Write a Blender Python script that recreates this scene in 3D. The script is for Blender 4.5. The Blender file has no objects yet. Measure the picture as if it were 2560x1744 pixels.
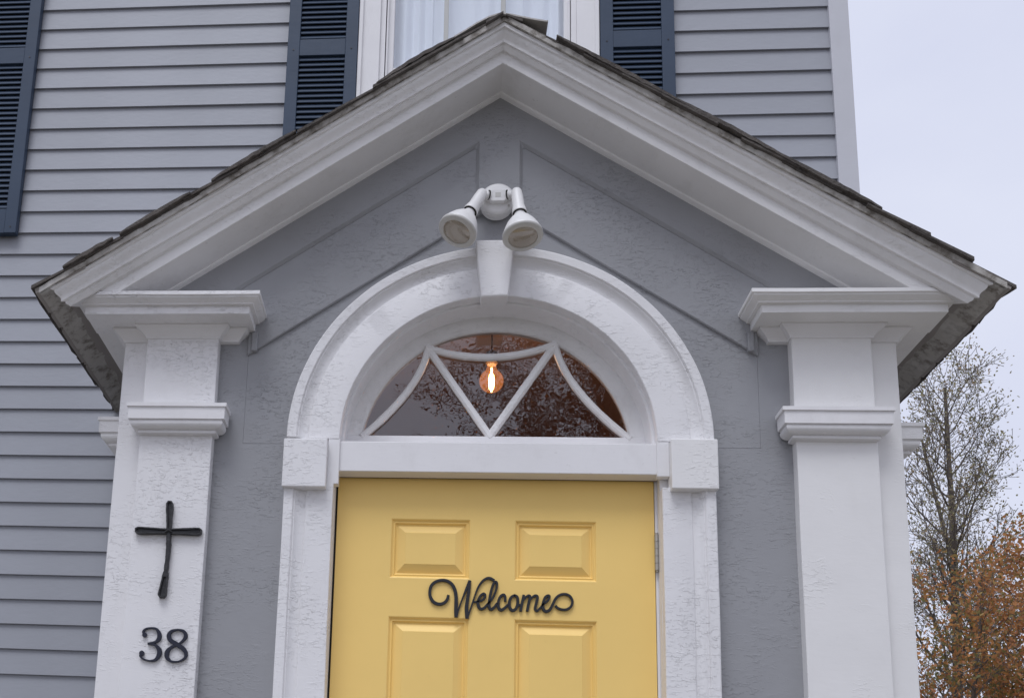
import bpy, bmesh, math, random
from mathutils import Vector, Matrix, noise
random.seed(7)
R = math.radians
sc = bpy.context.scene
col = sc.collection

# ------------------------------------------------------------------ camera
CAM = Vector((-0.1565, -3.3056, 0.8722))
pitch, yaw, roll = 0.229646, -0.115849, 0.050113
FPX, PPX, PPY, W0, H0 = 2996.776, 754.51, 1479.15, 2560.0, 1744.0
fw = Vector((math.sin(yaw)*math.cos(pitch), math.cos(yaw)*math.cos(pitch), math.sin(pitch)))
rt = Vector((math.cos(yaw), -math.sin(yaw), 0)); up = rt.cross(fw)
rt, up = math.cos(roll)*rt + math.sin(roll)*up, -math.sin(roll)*rt + math.cos(roll)*up
cd = bpy.data.cameras.new('camera'); cam = bpy.data.objects.new('camera', cd); col.objects.link(cam)
mw = Matrix(((rt.x, up.x, -fw.x, CAM.x), (rt.y, up.y, -fw.y, CAM.y), (rt.z, up.z, -fw.z, CAM.z), (0, 0, 0, 1)))
cam.matrix_world = mw
cd.sensor_fit = 'HORIZONTAL'; cd.sensor_width = 36; cd.lens = FPX/W0*36
cd.shift_x = (W0/2-PPX)/W0; cd.shift_y = (PPY-H0/2)/W0
cd.clip_start = 0.05; cd.clip_end = 2000
sc.camera = cam

# ------------------------------------------------------------------ sky, sun, exposure
SUN_EL, SUN_AZ = 62, 200          # azimuth from +Y clockwise: behind the camera, a little to the left
world = bpy.data.worlds.new('World'); sc.world = world; world.use_nodes = True
nt = world.node_tree; N = nt.nodes; L = nt.links; N.clear()
out = N.new('ShaderNodeOutputWorld'); bg = N.new('ShaderNodeBackground'); L.new(bg.outputs[0], out.inputs[0])
sky = N.new('ShaderNodeTexSky'); sky.sky_type = 'NISHITA'; sky.sun_disc = False
sky.sun_elevation = R(SUN_EL); sky.sun_rotation = R(SUN_AZ); sky.dust_density = 4; sky.air_density = 1.0
hsv = N.new('ShaderNodeHueSaturation'); hsv.inputs['Saturation'].default_value = 0.45
L.new(sky.outputs[0], hsv.inputs['Color'])
tc = N.new('ShaderNodeTexCoord'); mp = N.new('ShaderNodeMapping'); mp.inputs['Scale'].default_value = (1, 1, 2.2)
L.new(tc.outputs['Generated'], mp.inputs[0])
nz = N.new('ShaderNodeTexNoise'); nz.inputs['Scale'].default_value = 2.6; nz.inputs['Detail'].default_value = 5; nz.inputs['Roughness'].default_value = .55
L.new(mp.outputs[0], nz.inputs[0])
cr = N.new('ShaderNodeValToRGB'); L.new(nz.outputs[0], cr.inputs[0])     # soft overcast cloud deck
cr.color_ramp.elements[0].position = .3; cr.color_ramp.elements[0].color = (6.7, 7.05, 8.75, 1)
cr.color_ramp.elements[1].position = .72; cr.color_ramp.elements[1].color = (7.6, 7.95, 9.4, 1)
mx = N.new('ShaderNodeMix'); mx.data_type = 'RGBA'; mx.inputs['Factor'].default_value = .88
L.new(hsv.outputs[0], mx.inputs['A']); L.new(cr.outputs[0], mx.inputs['B'])
L.new(mx.outputs['Result'], bg.inputs[0]); bg.inputs[1].default_value = 0.107

sl = bpy.data.lights.new('sun', 'SUN'); sl.energy = 1.5; sl.angle = R(26); sl.color = (.93, .95, 1.0)
so = bpy.data.objects.new('sun', sl); col.objects.link(so)
az, el = R(SUN_AZ), R(SUN_EL)
sd = Vector((math.sin(az)*math.cos(el), math.cos(az)*math.cos(el), math.sin(el)))
so.rotation_euler = (-sd).to_track_quat('-Z', 'Y').to_euler(); so.location = (0, -4, 9)
sc.view_settings.view_transform = 'Standard'; sc.view_settings.look = 'None'
sc.view_settings.exposure = 0.0; sc.view_settings.gamma = 1
sc.render.engine = 'CYCLES'

# ------------------------------------------------------------------ materials
MATS = {}
def newmat(name):
    m = bpy.data.materials.new(name); m.use_nodes = True; MATS[name] = m
    n = m.node_tree.nodes; return m, n, m.node_tree.links, n['Principled BSDF']
def nnoise(n, l, src, scale, detail=3, rough=.5, stretch=None):
    if stretch:
        p = n.new('ShaderNodeMapping'); p.inputs['Scale'].default_value = stretch; l.new(src, p.inputs[0]); src = p.outputs[0]
    t = n.new('ShaderNodeTexNoise'); t.inputs['Scale'].default_value = scale; t.inputs['Detail'].default_value = detail
    t.inputs['Roughness'].default_value = rough; l.new(src, t.inputs[0]); return t.outputs[0]
def ramp(n, l, src, a, b, ca=(0, 0, 0, 1), cb=(1, 1, 1, 1)):
    r = n.new('ShaderNodeValToRGB'); r.color_ramp.elements[0].position = a; r.color_ramp.elements[1].position = b
    r.color_ramp.elements[0].color = ca; r.color_ramp.elements[1].color = cb; l.new(src, r.inputs[0]); return r.outputs[0]
def mixc(n, l, f, a, b, mode='MIX'):
    m = n.new('ShaderNodeMix'); m.data_type = 'RGBA'; m.blend_type = mode
    for s, v in (('Factor', f), ('A', a), ('B', b)):
        i = m.inputs[s]
        if isinstance(v, (int, float)): i.default_value = v
        elif isinstance(v, tuple): i.default_value = v
        else: l.new(v, i)
    return m.outputs['Result']
def mul(n, l, a, b, op='MULTIPLY'):
    m = n.new('ShaderNodeMath'); m.operation = op
    for i, v in ((0, a), (1, b)):
        if isinstance(v, (int, float)): m.inputs[i].default_value = v
        else: l.new(v, m.inputs[i])
    return m.outputs[0]
def c4(c): return (c[0], c[1], c[2], 1)
def paint(name, base, rough=.5, flake=0.0, var=.06, dirt=0.0, dirtcol=(.20, .17, .13), spec=.35, fine=.25, flake_lo=.5, fscale=1.65):
    m, n, l, b = newmat(name)
    co = n.new('ShaderNodeTexCoord').outputs['Object']
    big = nnoise(n, l, co, 3.1, 4, .6)
    lo = tuple(x*(1-var) for x in base); hi = tuple(min(1, x*(1+var)) for x in base)
    c = mixc(n, l, ramp(n, l, big, .3, .7), c4(lo), c4(hi))
    if dirt:
        dn = nnoise(n, l, co, 7, 5, .72, (1, 1, .55))
        c = mixc(n, l, mul(n, l, ramp(n, l, dn, .54, .74), dirt), c, c4(dirtcol))
        dn2 = nnoise(n, l, co, 60, 2, .6)
        c = mixc(n, l, mul(n, l, ramp(n, l, dn2, .70, .76), dirt*1.2), c, c4(dirtcol))
    l.new(c, b.inputs['Base Color']); b.inputs['Roughness'].default_value = rough
    b.inputs['Specular IOR Level'].default_value = spec
    h = mul(n, l, nnoise(n, l, co, 90, 3, .6, (.35, .35, 1)), fine)
    h = mul(n, l, h, mul(n, l, nnoise(n, l, co, 9, 2, .5), .8), 'ADD')
    if flake:
        # old alligatored paint: short, flat, mostly horizontal flake edges in patches
        f1 = ramp(n, l, nnoise(n, l, co, 21*fscale, 3, .6, (1, 1, 2.8)), .575, .605)
        f2 = ramp(n, l, nnoise(n, l, co, 46*fscale, 2, .6, (1, 1, 2.6)), .60, .63)
        patch = ramp(n, l, nnoise(n, l, co, 4.3, 3, .6), flake_lo-.1, flake_lo+.1)
        f = mul(n, l, mul(n, l, f1, mul(n, l, f2, .8), 'ADD'), mul(n, l, patch, flake))
        h = mul(n, l, h, f, 'ADD')
    bp = n.new('ShaderNodeBump'); bp.inputs['Strength'].default_value = .8; bp.inputs['Distance'].default_value = .0016
    l.new(h, bp.inputs['Height']); l.new(bp.outputs[0], b.inputs['Normal'])
    return m
WHITE = paint('white_trim_paint', (.80, .79, .795), .5, 0, .03, .10)
WFLAKE = paint('flaking_white_paint', (.80, .79, .795), .5, .95, .035, .07)
WSOFT = paint('lightly_flaking_white_paint', (.81, .80, .79), .48, .9, .03, .04, flake_lo=.62)
WDIRT = paint('weathered_white_paint', (.80, .79, .785), .55, .6, .035, .14)
GREY = paint('grey_wall_paint', (.325, .328, .342), .5, .95, .045, .05, (.18, .18, .18), flake_lo=.52, fscale=1.7)
def board_tone(m, amt):
    n, l = m.node_tree.nodes, m.node_tree.links; b = n['Principled BSDF']; src = b.inputs['Base Color'].links[0].from_socket
    oi = n.new('ShaderNodeObjectInfo'); v = mul(n, l, mul(n, l, oi.outputs['Random'], 2*amt), 1-amt, 'ADD')
    h = n.new('ShaderNodeHueSaturation'); l.new(v, h.inputs['Value']); l.new(src, h.inputs['Color']); l.new(h.outputs[0], b.inputs['Base Color']); return m
SIDING = paint('blue_grey_siding_paint', (.342, .354, .388), .5, 0, .035, .05, (.33, .34, .36), fine=.5)
board_tone(SIDING, .035)
GREYBAR = paint('grey_glazing_bar', (.50, .50, .48), .5)
CORNERP = paint('corner_board_paint', (.58, .585, .62), .5, 0, .03, .05)
NAVY = paint('navy_shutter_paint', (.040, .062, .102), .5, 0, .10, 0, spec=.3)
YELLOW = paint('yellow_door_paint', (.96, .668, .22), .42, 0, .022, .04, (.55, .36, .12), spec=.32, fine=.12)
CURT = paint('sheer_white_curtain', (.86, .87, .9), .8, 0, .02, 0)
BLACK = paint('black_iron', (.018, .018, .02), .45, 0, .3, 0, spec=.5, fine=2.0)
SIGN = paint('matt_black_sign', (.022, .024, .03), .55, 0, .1, 0)
NUMB = paint('dark_numeral_enamel', (.018, .02, .036), .4, 0, .1, 0)
DARK = paint('dark_gap', (.02, .018, .016), .8, 0, .1, 0)
BRONZE = paint('bronze_weatherstrip', (.075, .05, .03), .6, 0, .2, 0)
LAMPW = paint('white_lamp_enamel', (.80, .79, .78), .38, 0, .03, .12, fine=.1)
LENSRIM = paint('grey_lamp_glass_rim', (.58, .57, .54), .3, 0, .04, .05, fine=.1)
CEILP = paint('vestibule_ceiling_paint', (.60, .44, .40), .7, 0, .05, 0)
WALLP = paint('vestibule_wall_paint', (.50, .42, .40), .7, 0, .05, 0)
BARK = paint('tree_bark', (.13, .11, .095), .9, 0, .3, 0)
BARK2 = paint('red_brown_twig_bark', (.20, .105, .08), .9, 0, .3, 0)
STONE = paint('stone_step', (.30, .29, .28), .8, 0, .15, .2)
def simple(name, base, rough, metal=0):
    m, n, l, b = newmat(name); b.inputs['Base Color'].default_value = c4(base)
    b.inputs['Roughness'].default_value = rough; b.inputs['Metallic'].default_value = metal; return m
STEEL = simple('worn_hinge_steel', (.42, .40, .36), .45, .8)
def shingle_mat():
    m, n, l, b = newmat('asphalt_shingle'); co = n.new('ShaderNodeTexCoord').outputs['Object']
    a = nnoise(n, l, co, 14, 5, .7); g = nnoise(n, l, co, 260, 2, .7)
    c = mixc(n, l, ramp(n, l, a, .35, .7), (.045, .038, .034, 1), (.17, .15, .135, 1))
    c = mixc(n, l, ramp(n, l, g, .45, .65), c, (.11, .10, .09, 1))
    l.new(c, b.inputs['Base Color']); b.inputs['Roughness'].default_value = .95
    bp = n.new('ShaderNodeBump'); bp.inputs['Distance'].default_value = .004; bp.inputs['Strength'].default_value = .9
    l.new(mul(n, l, g, mul(n, l, a, 1.5), 'ADD'), bp.inputs['Height']); l.new(bp.outputs[0], b.inputs['Normal']); return m
SHING = shingle_mat()
def wood_mat():
    m, n, l, b = newmat('peeling_grey_wood'); co = n.new('ShaderNodeTexCoord').outputs['Object']
    a = nnoise(n, l, co, 26, 5, .7); g = nnoise(n, l, co, 8, 3, .6)
    c = mixc(n, l, ramp(n, l, a, .36, .52), (.20, .18, .155, 1), (.44, .42, .39, 1))
    c = mixc(n, l, ramp(n, l, g, .5, .7), c, (.56, .545, .52, 1))
    l.new(c, b.inputs['Base Color']); b.inputs['Roughness'].default_value = .85
    bp = n.new('ShaderNodeBump'); bp.inputs['Distance'].default_value = .004; bp.inputs['Strength'].default_value = .8
    l.new(a, bp.inputs['Height']); l.new(bp.outputs[0], b.inputs['Normal']); return m
WOOD = wood_mat()
EAVEW = paint('weathered_eave_board', (.33, .305, .285), .85, 0, .10, .12, (.20, .175, .155), fine=1)
RIDGE = paint('weathered_ridge_shingle', (.52, .50, .47), .9, 0, .25, .4, (.14, .12, .10), fine=2)
def glass_mat(name, tint=(1, 1, 1), ior=1.5, refl_rough=0.0, wavy=0.0, glow=0.0):
    m, n, l, b = newmat(name); n.remove(b); o = n['Material Output']
    t = n.new('ShaderNodeBsdfTransparent'); t.inputs[0].default_value = c4(tint)
    g = n.new('ShaderNodeBsdfGlossy'); g.inputs['Roughness'].default_value = refl_rough; g.inputs[0].default_value = (1, 1, 1, 1)
    f = n.new('ShaderNodeFresnel'); f.inputs[0].default_value = ior
    ge = n.new('ShaderNodeNewGeometry')     # reflect at the outer faces only, so that a slab of glass does not trap light
    fr = mul(n, l, f.outputs[0], mul(n, l, 1.0, ge.outputs['Backfacing'], 'SUBTRACT'))
    x = n.new('ShaderNodeMixShader'); l.new(fr, x.inputs[0]); l.new(t.outputs[0], x.inputs[1]); l.new(g.outputs[0], x.inputs[2])
    if wavy:
        co = n.new('ShaderNodeTexCoord').outputs['Object']
        bp = n.new('ShaderNodeBump'); bp.inputs['Distance'].default_value = wavy; bp.inputs['Strength'].default_value = 1
        l.new(nnoise(n, l, co, 22, 2, .5), bp.inputs['Height']); l.new(bp.outputs[0], g.inputs['Normal'])
    if glow:
        em = n.new('ShaderNodeEmission'); em.inputs[0].default_value = (1, .33, .07, 1); em.inputs[1].default_value = glow
        ad = n.new('ShaderNodeAddShader'); l.new(x.outputs[0], ad.inputs[0]); l.new(em.outputs[0], ad.inputs[1]); x = ad
    l.new(x.outputs[0], o.inputs[0]); return m
GLASS = glass_mat('old_window_glass', (.88, .86, .86), 2.15, .0, .0003)
GLASSW = glass_mat('window_glass', (.97, .985, 1), 1.9, .02)
BULBG = glass_mat('amber_bulb_glass', (1, .80, .52), 1.35, glow=.28)
LENSG = glass_mat('lamp_lens_glass', (.90, .87, .83), 1.9, .08)
REFL = simple('lamp_reflector', (.62, .59, .55), .32, .85)
LENS = simple('lamp_lens', (.33, .30, .27), .12)
def emis(name, c, s):
    m, n, l, b = newmat(name); b.inputs['Emission Color'].default_value = c4(c); b.inputs['Emission Strength'].default_value = s
    b.inputs['Base Color'].default_value = c4(c); return m
FIL = emis('glowing_filament', (1, .62, .22), 30)
def leaf_mat(name, cols):
    m, n, l, b = newmat(name); co = n.new('ShaderNodeTexCoord').outputs['Object']
    at = n.new('ShaderNodeAttribute'); at.attribute_name = 'var'
    k = mul(n, l, mul(n, l, nnoise(n, l, co, .85, 4, .6), .62), mul(n, l, at.outputs['Fac'], .38), 'ADD')
    r = n.new('ShaderNodeValToRGB'); l.new(k, r.inputs[0]); e = r.color_ramp.elements
    e[0].position = .28; e[0].color = c4(cols[0]); e[1].position = .72; e[1].color = c4(cols[-1])
    for i, cc in enumerate(cols[1:-1]):
        q = e.new(.28+.44*(i+1)/(len(cols)-1)); q.color = c4(cc)
    l.new(r.outputs[0], b.inputs['Base Color']); b.inputs['Roughness'].default_value = .7
    tr = n.new('ShaderNodeBsdfTranslucent'); l.new(r.outputs[0], tr.inputs[0])
    x = n.new('ShaderNodeMixShader'); x.inputs[0].default_value = .35; l.new(b.outputs[0], x.inputs[1]); l.new(tr.outputs[0], x.inputs[2])
    l.new(x.outputs[0], n['Material Output'].inputs[0]); return m
RUST = leaf_mat('autumn_maple_leaf', [(.15, .15, .055), (.28, .21, .07), (.50, .235, .075), (.48, .21, .085), (.32, .15, .075)])
OLIVE = leaf_mat('olive_autumn_leaf', [(.22, .22, .12), (.32, .30, .15), (.27, .22, .13), (.38, .27, .16)])
def ground_mat():
    m, n, l, b = newmat('leaf_strewn_lawn'); co = n.new('ShaderNodeTexCoord').outputs['Object']
    a = nnoise(n, l, co, .6, 5, .6); g = nnoise(n, l, co, 30, 4, .7)
    c = mixc(n, l, ramp(n, l, a, .35, .65), (.13, .125, .10, 1), (.20, .185, .16, 1))
    c = mixc(n, l, ramp(n, l, g, .5, .7), c, (.23, .185, .15, 1))
    l.new(c, b.inputs['Base Color']); b.inputs['Roughness'].default_value = .95; return m
LAWN = ground_mat()

# ------------------------------------------------------------------ mesh helpers
class MB:
    def __init__(s): s.v = []; s.f = []
    def add(s, vs, fs):
        o = len(s.v); s.v += [tuple(p) for p in vs]; s.f += [tuple(i+o for i in f) for f in fs]; return s
    def box(s, x0, x1, y0, y1, z0, z1):
        return s.add([(x0, y0, z0), (x1, y0, z0), (x1, y1, z0), (x0, y1, z0), (x0, y0, z1), (x1, y0, z1), (x1, y1, z1), (x0, y1, z1)],
                     [(0, 3, 2, 1), (4, 5, 6, 7), (0, 1, 5, 4), (1, 2, 6, 5), (2, 3, 7, 6), (3, 0, 4, 7)])
    def poly(s, pts, y0, y1):          # polygon in XZ (any winding), y0 front, y1 back
        n = len(pts); a = sum(pts[i][0]*pts[(i+1) % n][1]-pts[(i+1) % n][0]*pts[i][1] for i in range(n))
        if a < 0: pts = pts[::-1]
        v = [(x, y0, z) for x, z in pts]+[(x, y1, z) for x, z in pts]
        f = [tuple(range(n)), tuple(range(2*n-1, n-1, -1))]+[(i, i+n, (i+1) % n+n, (i+1) % n) for i in range(n)]
        return s.add(v, f)
    def loft(s, rings, closed=True, caps=True):   # list of rings with equal count
        m = len(rings[0]); v = [p for r in rings for p in r]; f = []
        for i in range(len(rings)-1):
            for j in range(m if closed else m-1):
                k = (j+1) % m; f.append((i*m+j, i*m+k, (i+1)*m+k, (i+1)*m+j))
        if caps: f += [tuple(range(m-1, -1, -1)), tuple((len(rings)-1)*m+j for j in range(m))]
        return s.add(v, f)
    def tube(s, pts, rads, n=8, caps=True):
        rings = []; pts = [Vector(p) for p in pts]; ref = None
        for i, p in enumerate(pts):
            d = (pts[min(i+1, len(pts)-1)]-pts[max(i-1, 0)]).normalized()
            if ref is None: ref = d.orthogonal().normalized()
            a = (ref-d*ref.dot(d)); a = a.normalized() if a.length > 1e-6 else d.orthogonal().normalized(); ref = a; b = d.cross(a)
            r = rads[i] if isinstance(rads, (list, tuple)) else rads
            rings.append([p+(a*math.cos(2*math.pi*k/n)+b*math.sin(2*math.pi*k/n))*r for k in range(n)])
        return s.loft(rings, True, caps)
    def build(s, name, m, parent=None, smooth=False, bevel=0, seg=2, angle=35):
        me = bpy.data.meshes.new(name); me.from_pydata(s.v, [], s.f); me.update()
        bm = bmesh.new(); bm.from_mesh(me); bmesh.ops.recalc_face_normals(bm, faces=bm.faces); bm.to_mesh(me); bm.free()
        me.materials.append(m); return place(name, me, parent, smooth, bevel, seg, angle)
def place(name, me, parent=None, smooth=False, bevel=0, seg=2, angle=35):
    o = bpy.data.objects.new(name, me); col.objects.link(o)
    if smooth:
        for p in me.polygons: p.use_smooth = True
        try: me.set_sharp_from_angle(angle=R(angle))
        except Exception: pass
    if bevel:
        b = o.modifiers.new('bevel', 'BEVEL'); b.width = bevel; b.segments = seg; b.limit_method = 'ANGLE'; b.angle_limit = R(30)
    if parent: adopt(o, parent)
    return o
def adopt(o, parent):
    o.parent = parent; o.matrix_parent_inverse = Matrix.Translation(-wloc(parent))
def wloc(o):
    v = o.location.copy()
    while o.parent:      # parents keep pure translations here
        v = v + o.matrix_parent_inverse.to_translation() + wloc(o.parent); return v
    return v
def thing(name, label, cat, loc, group=None):
    o = bpy.data.objects.new(name, None); col.objects.link(o); o.location = loc; o.empty_display_size = .1
    o['label'] = label; o['category'] = cat
    if group: o['group'] = group
    return o
def tag(o, label, cat, group=None):
    o['label'] = label; o['category'] = cat
    if group: o['group'] = group
    return o
def wob(x, y, z, a): return noise.noise(Vector((x*3.1, y*3.1, z*3.1)))*a
def dense(prof, k=4):              # round a profile polyline lightly (no-op for straight steps)
    return prof

# ------------------------------------------------------------------ ground
GZ = -.75
g = MB().add([(-300, -300, GZ), (300, -300, GZ), (300, 300, GZ), (-300, 300, GZ)], [(0, 1, 2, 3)]).build('ground', LAWN)
g['kind'] = 'structure'

# ------------------------------------------------------------------ the house
YH = .728
house = thing('house', 'blue-grey clapboard house with navy louvred shutters, rising behind the entrance portico', 'house', (-1.2, YH, GZ))
HX0, HX1, HTOP = -4.2, 1.236, 6.5
EXPO, ZL0 = .0899, 4.197
WINX = (-.372-.10, .315+.05)        # glazed opening
def win_rect(cx): return (cx-.40, cx+.40, 3.72, 5.95)
WINS = [win_rect(-.055), win_rect(-2.52)]
b = MB()
# sheathing behind the clapboards, with openings for windows and vestibule
segs_done = []
cells_x = sorted(set([HX0, HX1+.02, -.95, .95, -.58, .58]+[w[0] for w in WINS]+[w[1] for w in WINS]))
cells_z = sorted(set([GZ, HTOP, 2.72, 2.955]+[WINS[0][2], WINS[0][3]]))
for i in range(len(cells_x)-1):
    for j in range(len(cells_z)-1):
        xm, zm = (cells_x[i]+cells_x[i+1])/2, (cells_z[j]+cells_z[j+1])/2
        if abs(xm) < .95 and zm < 2.72 or abs(xm) < .58 and zm < 2.955: continue
        if any(w[0] < xm < w[1] and w[2] < zm < w[3] for w in WINS): continue
        b.box(cells_x[i], cells_x[i+1], YH+.004, YH+.09, cells_z[j], cells_z[j+1])
b.build('sheathing', DARK, house)
MB().box(1.12, 1.30, YH+.02, YH+7.0, GZ, HTOP).build('side_wall', SIDING, house)
def clap_mesh(x0, x1, ripple):
    m = MB(); n = max(2, int((x1-x0)/.35)); rings = []
    for i in range(n+1):
        x = x0+(x1-x0)*i/n; dz = wob(x, ripple, .3, .0022); dy = wob(x, ripple, 5.3, .0012)
        rings.append([(x, YH-.0150+dy, dz), (x, YH-.0015, dz+.0007), (x, YH-.001, .103), (x, YH-.004, .103)])
    m.loft(rings); return m
cache = {}
k0 = int((ZL0-GZ)/EXPO)
for k in range(-25, k0+1):
    z = ZL0-EXPO*k
    spans = [(HX0, HX1)]
    def cut(sp, a, b_):
        r = []
        for p, q in sp:
            if b_ <= p or a >= q: r.append((p, q)); continue
            if p < a: r.append((p, a))
            if q > b_: r.append((b_, q))
        return r
    if z+.05 < 2.70: spans = cut(spans, -.95, .95)
    elif z+.09 < 2.955: spans = cut(spans, -.58, .58)
    for w in WINS:
        if w[2]-.02 < z+.05 < w[3]: spans = cut(spans, w[0], w[1])
    for (p, q) in spans:
        if q-p < .05: continue
        key = (round(p, 2), round(q, 2), k % 5)
        if key not in cache:
            o = clap_mesh(p, q, (k % 5)*1.7).build('clapboard', SIDING, house); cache[key] = o.data
        else:
            o = place('clapboard', cache[key], house)
        o.location.z = z
MB().box(1.236, 1.306, YH-.024, YH+.12, GZ, HTOP).build('corner_board', CORNERP, house, bevel=.002)

def window(cx):
    x0, x1 = cx-.457, cx+.457
    w = MB()
    # casing boards with a back band, then stepped stops
    w.box(x0, x0+.085, YH-.030, YH+.02, 3.62, 6.00).box(x1-.085, x1, YH-.030, YH+.02, 3.62, 6.00)
    w.box(x0+.085, x1-.085, YH-.030, YH+.02, 5.89, 6.00)
    o = w.build('window', WHITE, house, bevel=.002)
    w = MB()
    w.box(x0+.003, x0+.018, YH-.042, YH-.030, 3.62, 6.00).box(x1-.018, x1-.003, YH-.042, YH-.030, 3.62, 6.00)
    w.build('back_band', WHITE, o, bevel=.002)
    w = MB()
    for s, xa in ((1, x0+.085), (-1, x1-.085)):
        xs = sorted((xa, xa+s*.020)); w.box(xs[0], xs[1], YH-.018, YH+.05, 3.70, 5.89)
        xs = sorted((xa+s*.023, xa+s*.030)); w.box(xs[0], xs[1], YH-.010, YH+.05, 3.70, 5.89)
    w.build('stop_bead', WHITE, o, bevel=.0015)
    w = MB(); w.box(x0-.02, x1+.02, YH-.06, YH+.05, 3.585, 3.62); w.build('sill', WHITE, o, bevel=.003)
    gx0, gx1 = x0+.137, x1-.137+.008
    gz0, gz1 = 3.905, 4.93
    f = MB()
    f.box(x0+.108, gx0, YH+.006, YH+.04, 3.80, 5.89).box(gx1, x1-.108, YH+.006, YH+.04, 3.80, 5.89)
    f.box(gx0, gx1, YH+.006, YH+.04, 3.80, gz0).box(gx0, gx1, YH+.006, YH+.04, gz1, gz1+.05).box(gx0, gx1, YH+.006, YH+.04, 5.83, 5.89)
    f.build('sash', WHITE, o, bevel=.003)
    cols = [gx0, gx0+.200, gx0+.418, gx1]
    for zi, (za, zb) in enumerate(((gz0, 4.41), (4.425, gz1), (gz1+.05, 5.40), (5.415, 5.83))):
        for i in range(3):
            MB().box(cols[i]+.002, cols[i+1]-.002, YH+.024, YH+.027, za, zb).build('pane', GLASSW, o)
    for i in (1, 2):
        for za, zb in ((gz0, gz1), (gz1+.05, 5.83)):
            MB().box(cols[i]-.009, cols[i]+.009, YH+.010, YH+.022, za, zb).build('muntin', GREYBAR, o, bevel=.002)
    for z in (4.4175, 5.4075):
        for i in range(3): MB().box(cols[i]+.009, cols[i+1]-.009, YH+.011, YH+.022, z-.0075, z+.0075).build('muntin', GREYBAR, o)
    # sheer curtain hung just inside the glass
    cm = MB(); rings = []
    nX = 120
    for i in range(nX+1):
        x = gx0-.03+(gx1-gx0+.06)*i/nX
        amp = .010 if abs(x-cx) > .17 else .0035
        y = YH+.062+amp*math.sin(x*95+1.3*math.sin(x*23))+amp*.5*math.sin(x*41)
        rings.append([(x, y, 3.70), (x, y+.003, 3.70), (x, y+.003, 5.9), (x, y, 5.9)])
    cm.loft(rings); cm.build('curtain', CURT, o, smooth=True)
    MB().box(x0, x1, YH+.30, YH+.32, 3.5, 6.1).build('room_shade', CURT, o)
for cx in (-.055, -2.52): window(cx)

slat_mesh = None
def shutter(x0, x1):
    global slat_mesh
    f = MB(); st = .047; yb, yf = YH-.017, YH-.046
    f.box(x0, x0+st, yf, yb, 3.19, 4.98).box(x1-st, x1, yf, yb, 3.19, 4.98)
    o = f.build('shutter', NAVY, house, bevel=.002)
    for za, zb in ((3.19, 3.292), (3.932, 4.003), (4.91, 4.98)):
        MB().box(x0+st, x1-st, yf+.0015, yb, za, zb).build('rail', NAVY, o, bevel=.0015)
    wd = x1-x0-2*st
    if slat_mesh is None:
        s = MB()    # tilted louvre, lower edge outwards, rounded nose
        pr = [(yf+.0065, .0012), (yf+.0045, .0022), (yf+.0040, .0042), (yf+.0150, .0235), (yf+.0190, .0255), (yf+.0210, .0250), (yf+.0085, .0020)]
        s.loft([[(0, y, z) for y, z in pr], [(wd, y, z) for y, z in pr]])
        slat_mesh = s
    me = None
    for za, zb in ((3.292, 3.932), (4.003, 4.91)):
        n = int((zb-za)/.0225)
        for i in range(n):
            if me is None:
                c = slat_mesh.build('slat', NAVY, o); me = c.data
            else: c = place('slat', me, o)
            c.location = (x0+st+random.uniform(-.0008, .0008), 0, za+.003+i*(zb-za-.004)/n)
    MB().box(x0+.001, x1-.001, yb-.001, yb+.003, 3.20, 4.97).build('back_panel', DARK, o)
    for z in (3.215, 3.957):
        for x in (x0+st/2, x1-st/2):
            MB().tube([(x, yf+.001, z), (x, yf-.0015, z)], .0032, 8).build('screw', BLACK, o)
for x0 in (-2.058, -.782, .402): shutter(x0, x0+.271)

# ------------------------------------------------------------------ entrance portico
por = thing('entrance_portico', 'white and grey gabled entrance portico with arched fanlight doorway and yellow door', 'portico', (0, .2, GZ))
SL = .655
def wavy_poly(pts, y0, y1): return MB().poly(pts, y0, y1)
# layered front wall
ARC = [(.53*math.cos(a), 2.107+.53*math.sin(a)) for a in [math.pi*i/40 for i in range(41)]]
MB().poly([(-.7397, 2.1003), (-.7397, 2.392), (0, 2.887), (.7397, 2.392), (.7397, 2.1003), (.53, 2.1003)]+ARC+[(-.53, 2.1003)], .008, .055).build('spandrel_board', GREY, por)
for s in (-1, 1):
    MB().poly([(s*.53, GZ), (s*1.02, GZ), (s*1.02, 2.46), (s*.7403, 2.46), (s*.7403, 2.0995), (s*.53, 2.0995)], .0082, .055).build('wall_board', GREY, por)
    MB().poly([(s*.052, 3.085), (s*.93, 2.500), (s*.93, 2.452), (s*.742, 2.452), (s*.742, 2.3765), (s*.052, 2.840)], -.002, .05).build('tympanum_panel', GREY, por, bevel=.003, seg=1)
    xa, xb = sorted((s*.712, s*.730))
    MB().box(xa, xb, -.010, .05, 2.388, 2.449).build('corner_block', GREY, por, bevel=.003)
MB().poly([(0, 3.315), (1.07, 2.60), (1.07, 2.46), (.975, 2.456), (.069, 3.064), (.069, 2.826), (0, 2.873), (-.069, 2.826), (-.069, 3.064), (-.975, 2.456), (-1.07, 2.46), (-1.07, 2.60)], -.0125, .048).build('gable_frame', GREY, por, bevel=.0085, seg=1)
MB().poly([(-1.05, 2.40), (-1.05, 2.58), (0, 3.29), (1.05, 2.58), (1.05, 2.40), (.6, 2.30), (.6, 2.0)]+[(.6*math.cos(a), 2.107+.6*math.sin(a)) for a in [math.pi*i/24 for i in range(25)]]+[(-.6, 2.0), (-.6, 2.3)], .056, .09).build('backing_wall', DARK, por)

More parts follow.
